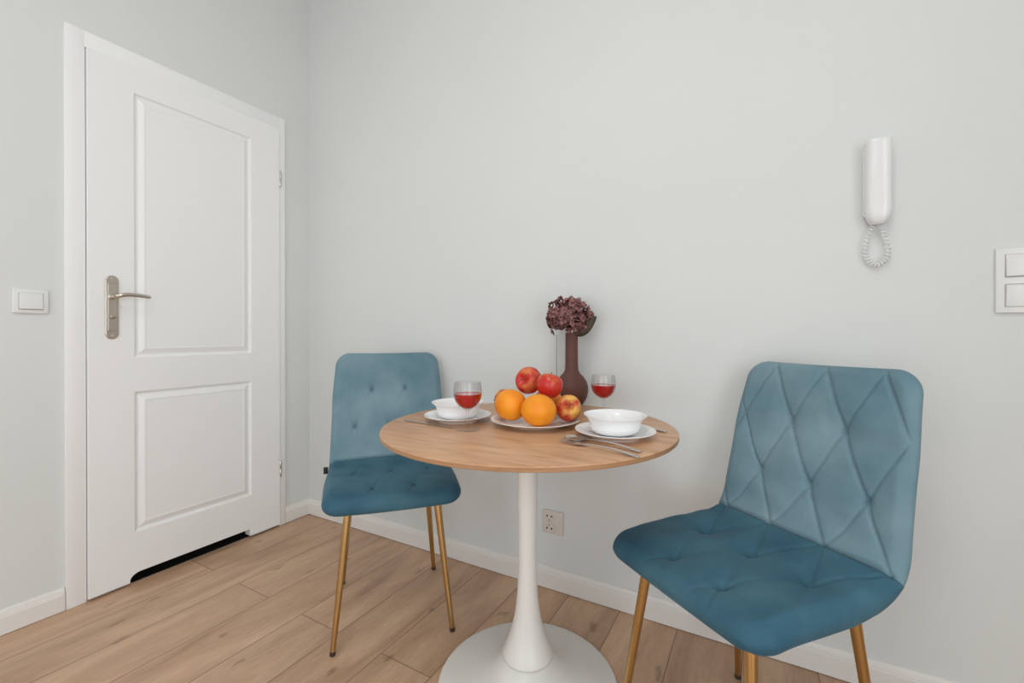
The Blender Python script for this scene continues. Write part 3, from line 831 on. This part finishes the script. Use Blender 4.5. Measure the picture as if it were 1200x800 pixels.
# thin upright rod left of the vase neck
sx, sy = VX-.053*cos(.5157), VY-.053*sin(.5157)
bm = bmesh.new()
tube(bm, [(0, 0, 0), (.0004, 0, .08), (-.0003, 0, .17), (0, 0, .252)], [.0010, .0008, .0008, .0006], 6)
tag(from_bm('thin_rod', bm, M['stem'], loc=(sx, sy, TZ)), 'thin brown rod rising straight up between the red apples and the brown vase', 'stalk')

# ------------------------------------------------------------ fruit
def orange(loc, r, rot, label, grp='oranges on the fruit plate', flat=1.0):
    bm = bmesh.new(); n = 36; pr = []
    for i in range(n+1):
        f = pi*i/n
        rr = r*sin(f); z = r*.95*cos(f)
        z -= r*.045*exp(-(f/.16)**2)-r*.03*exp(-((f-.28)/.12)**2)*0
        z += r*.10*exp(-((pi-f)/.14)**2)
        pr.append((max(0, rr) if 0 < i < n else 0, z))
    lathe(bm, pr, 56)
    for v in bm.verts:
        a = math.atan2(v.co.y, v.co.x); v.co.x *= 1+.008*sin(3*a+loc[0]*50); v.co.y *= 1+.008*sin(2*a+loc[1]*70)
    Rm = rot.to_matrix().to_4x4() if flat != 1.0 else None
    if Rm: bmesh.ops.transform(bm, matrix=Rm.inverted() @ Matrix.Diagonal((1.055, 1.055, flat, 1)) @ Rm, verts=bm.verts)
    o = from_bm('orange', bm, M['orange'], angle=None, loc=loc, rot=rot); tag(o, label, 'orange', grp)
    bm = bmesh.new(); lathe(bm, [(0, r*.93), (.0022, r*.925), (.003, r*.91), (0, r*.90)], 10)
    from_bm('stem_button', bm, M['leaf'], o)
    return o
def apple(loc, r, rot, label, m, grp='apples on the fruit plate'):
    bm = bmesh.new(); n = 44; pr = []
    for i in range(n+1):
        f = pi*i/n
        rr = r*(sin(f)**.86 if 0 < i < n else 0)*(.985+.085*cos(f)); z = r*.92*cos(f)
        z -= r*.40*exp(-(f/.34)**2); z += r*.20*exp(-((pi-f)/.26)**2)
        pr.append((rr, z))
    lathe(bm, pr, 56)
    for v in bm.verts:
        a = math.atan2(v.co.y, v.co.x); low = max(0, -v.co.z/r)
        k = 1+.05*cos(5*a)*low+.018*sin(2*a+loc[0]*40); v.co.x *= k; v.co.y *= k
    o = from_bm('apple', bm, M[m], angle=None, loc=loc, rot=rot); tag(o, label, 'apple', grp)
    bm = bmesh.new(); tube(bm, catmull([(0, 0, r*.52), (.0006, 0, r*.75), (.003, .001, r*1.0)], 5), [.0013]*5+[.0012]*5+[.0018], 8)
    from_bm('stalk', bm, M['stem'], o)
    bm = bmesh.new()
    for k in range(5):
        a = 2*pi*k/5; tube(bm, [(.0010*cos(a), .0010*sin(a), -r*.70), (.004*cos(a), .004*sin(a), -r*.76), (.003*cos(a), .003*sin(a), -r*.82)], [.0014, .0012, .0004], 5)
    from_bm('calyx', bm, M['stem'], o)
    return o
def aim(v):   # euler that turns local +Z to v
    return Vector(v).to_track_quat('Z', 'Y').to_euler()
orange((1.5530, -.4930, .7840), .0455, aim((.2, .3, 1)), 'large orange at the left front of the fruit plate')
orange((1.6470, -.5090, .7785), .0465, aim((-.62, -.70, .12)), 'large orange at the centre front of the fruit plate, its stem dimple showing', flat=.925)
orange((1.6140, -.3770, .7790), .0430, aim((.1, .1, 1)), 'orange almost hidden behind the upper right apple')
apple((1.6960, -.4230, .7755), .0365, aim((.45, -.75, .45)), 'yellow and red blushed apple at the right end of the fruit plate', 'apple_mixed')
apple((1.5610, -.3970, .8430), .0405, aim((-.13, -.90, .16)), 'dark red apple topmost on the left, dimple turned to the viewer', 'apple_red')
apple((1.6440, -.4350, .8365), .0380, aim((.1, .35, .93)), 'bright red apple topmost on the right, beside the vase', 'apple_red')
apple((1.4960, -.4300, .7825), .0340, aim((-.95, -.25, .0)), 'apple mostly hidden behind the left orange, its stalk pointing left', 'apple_mixed')
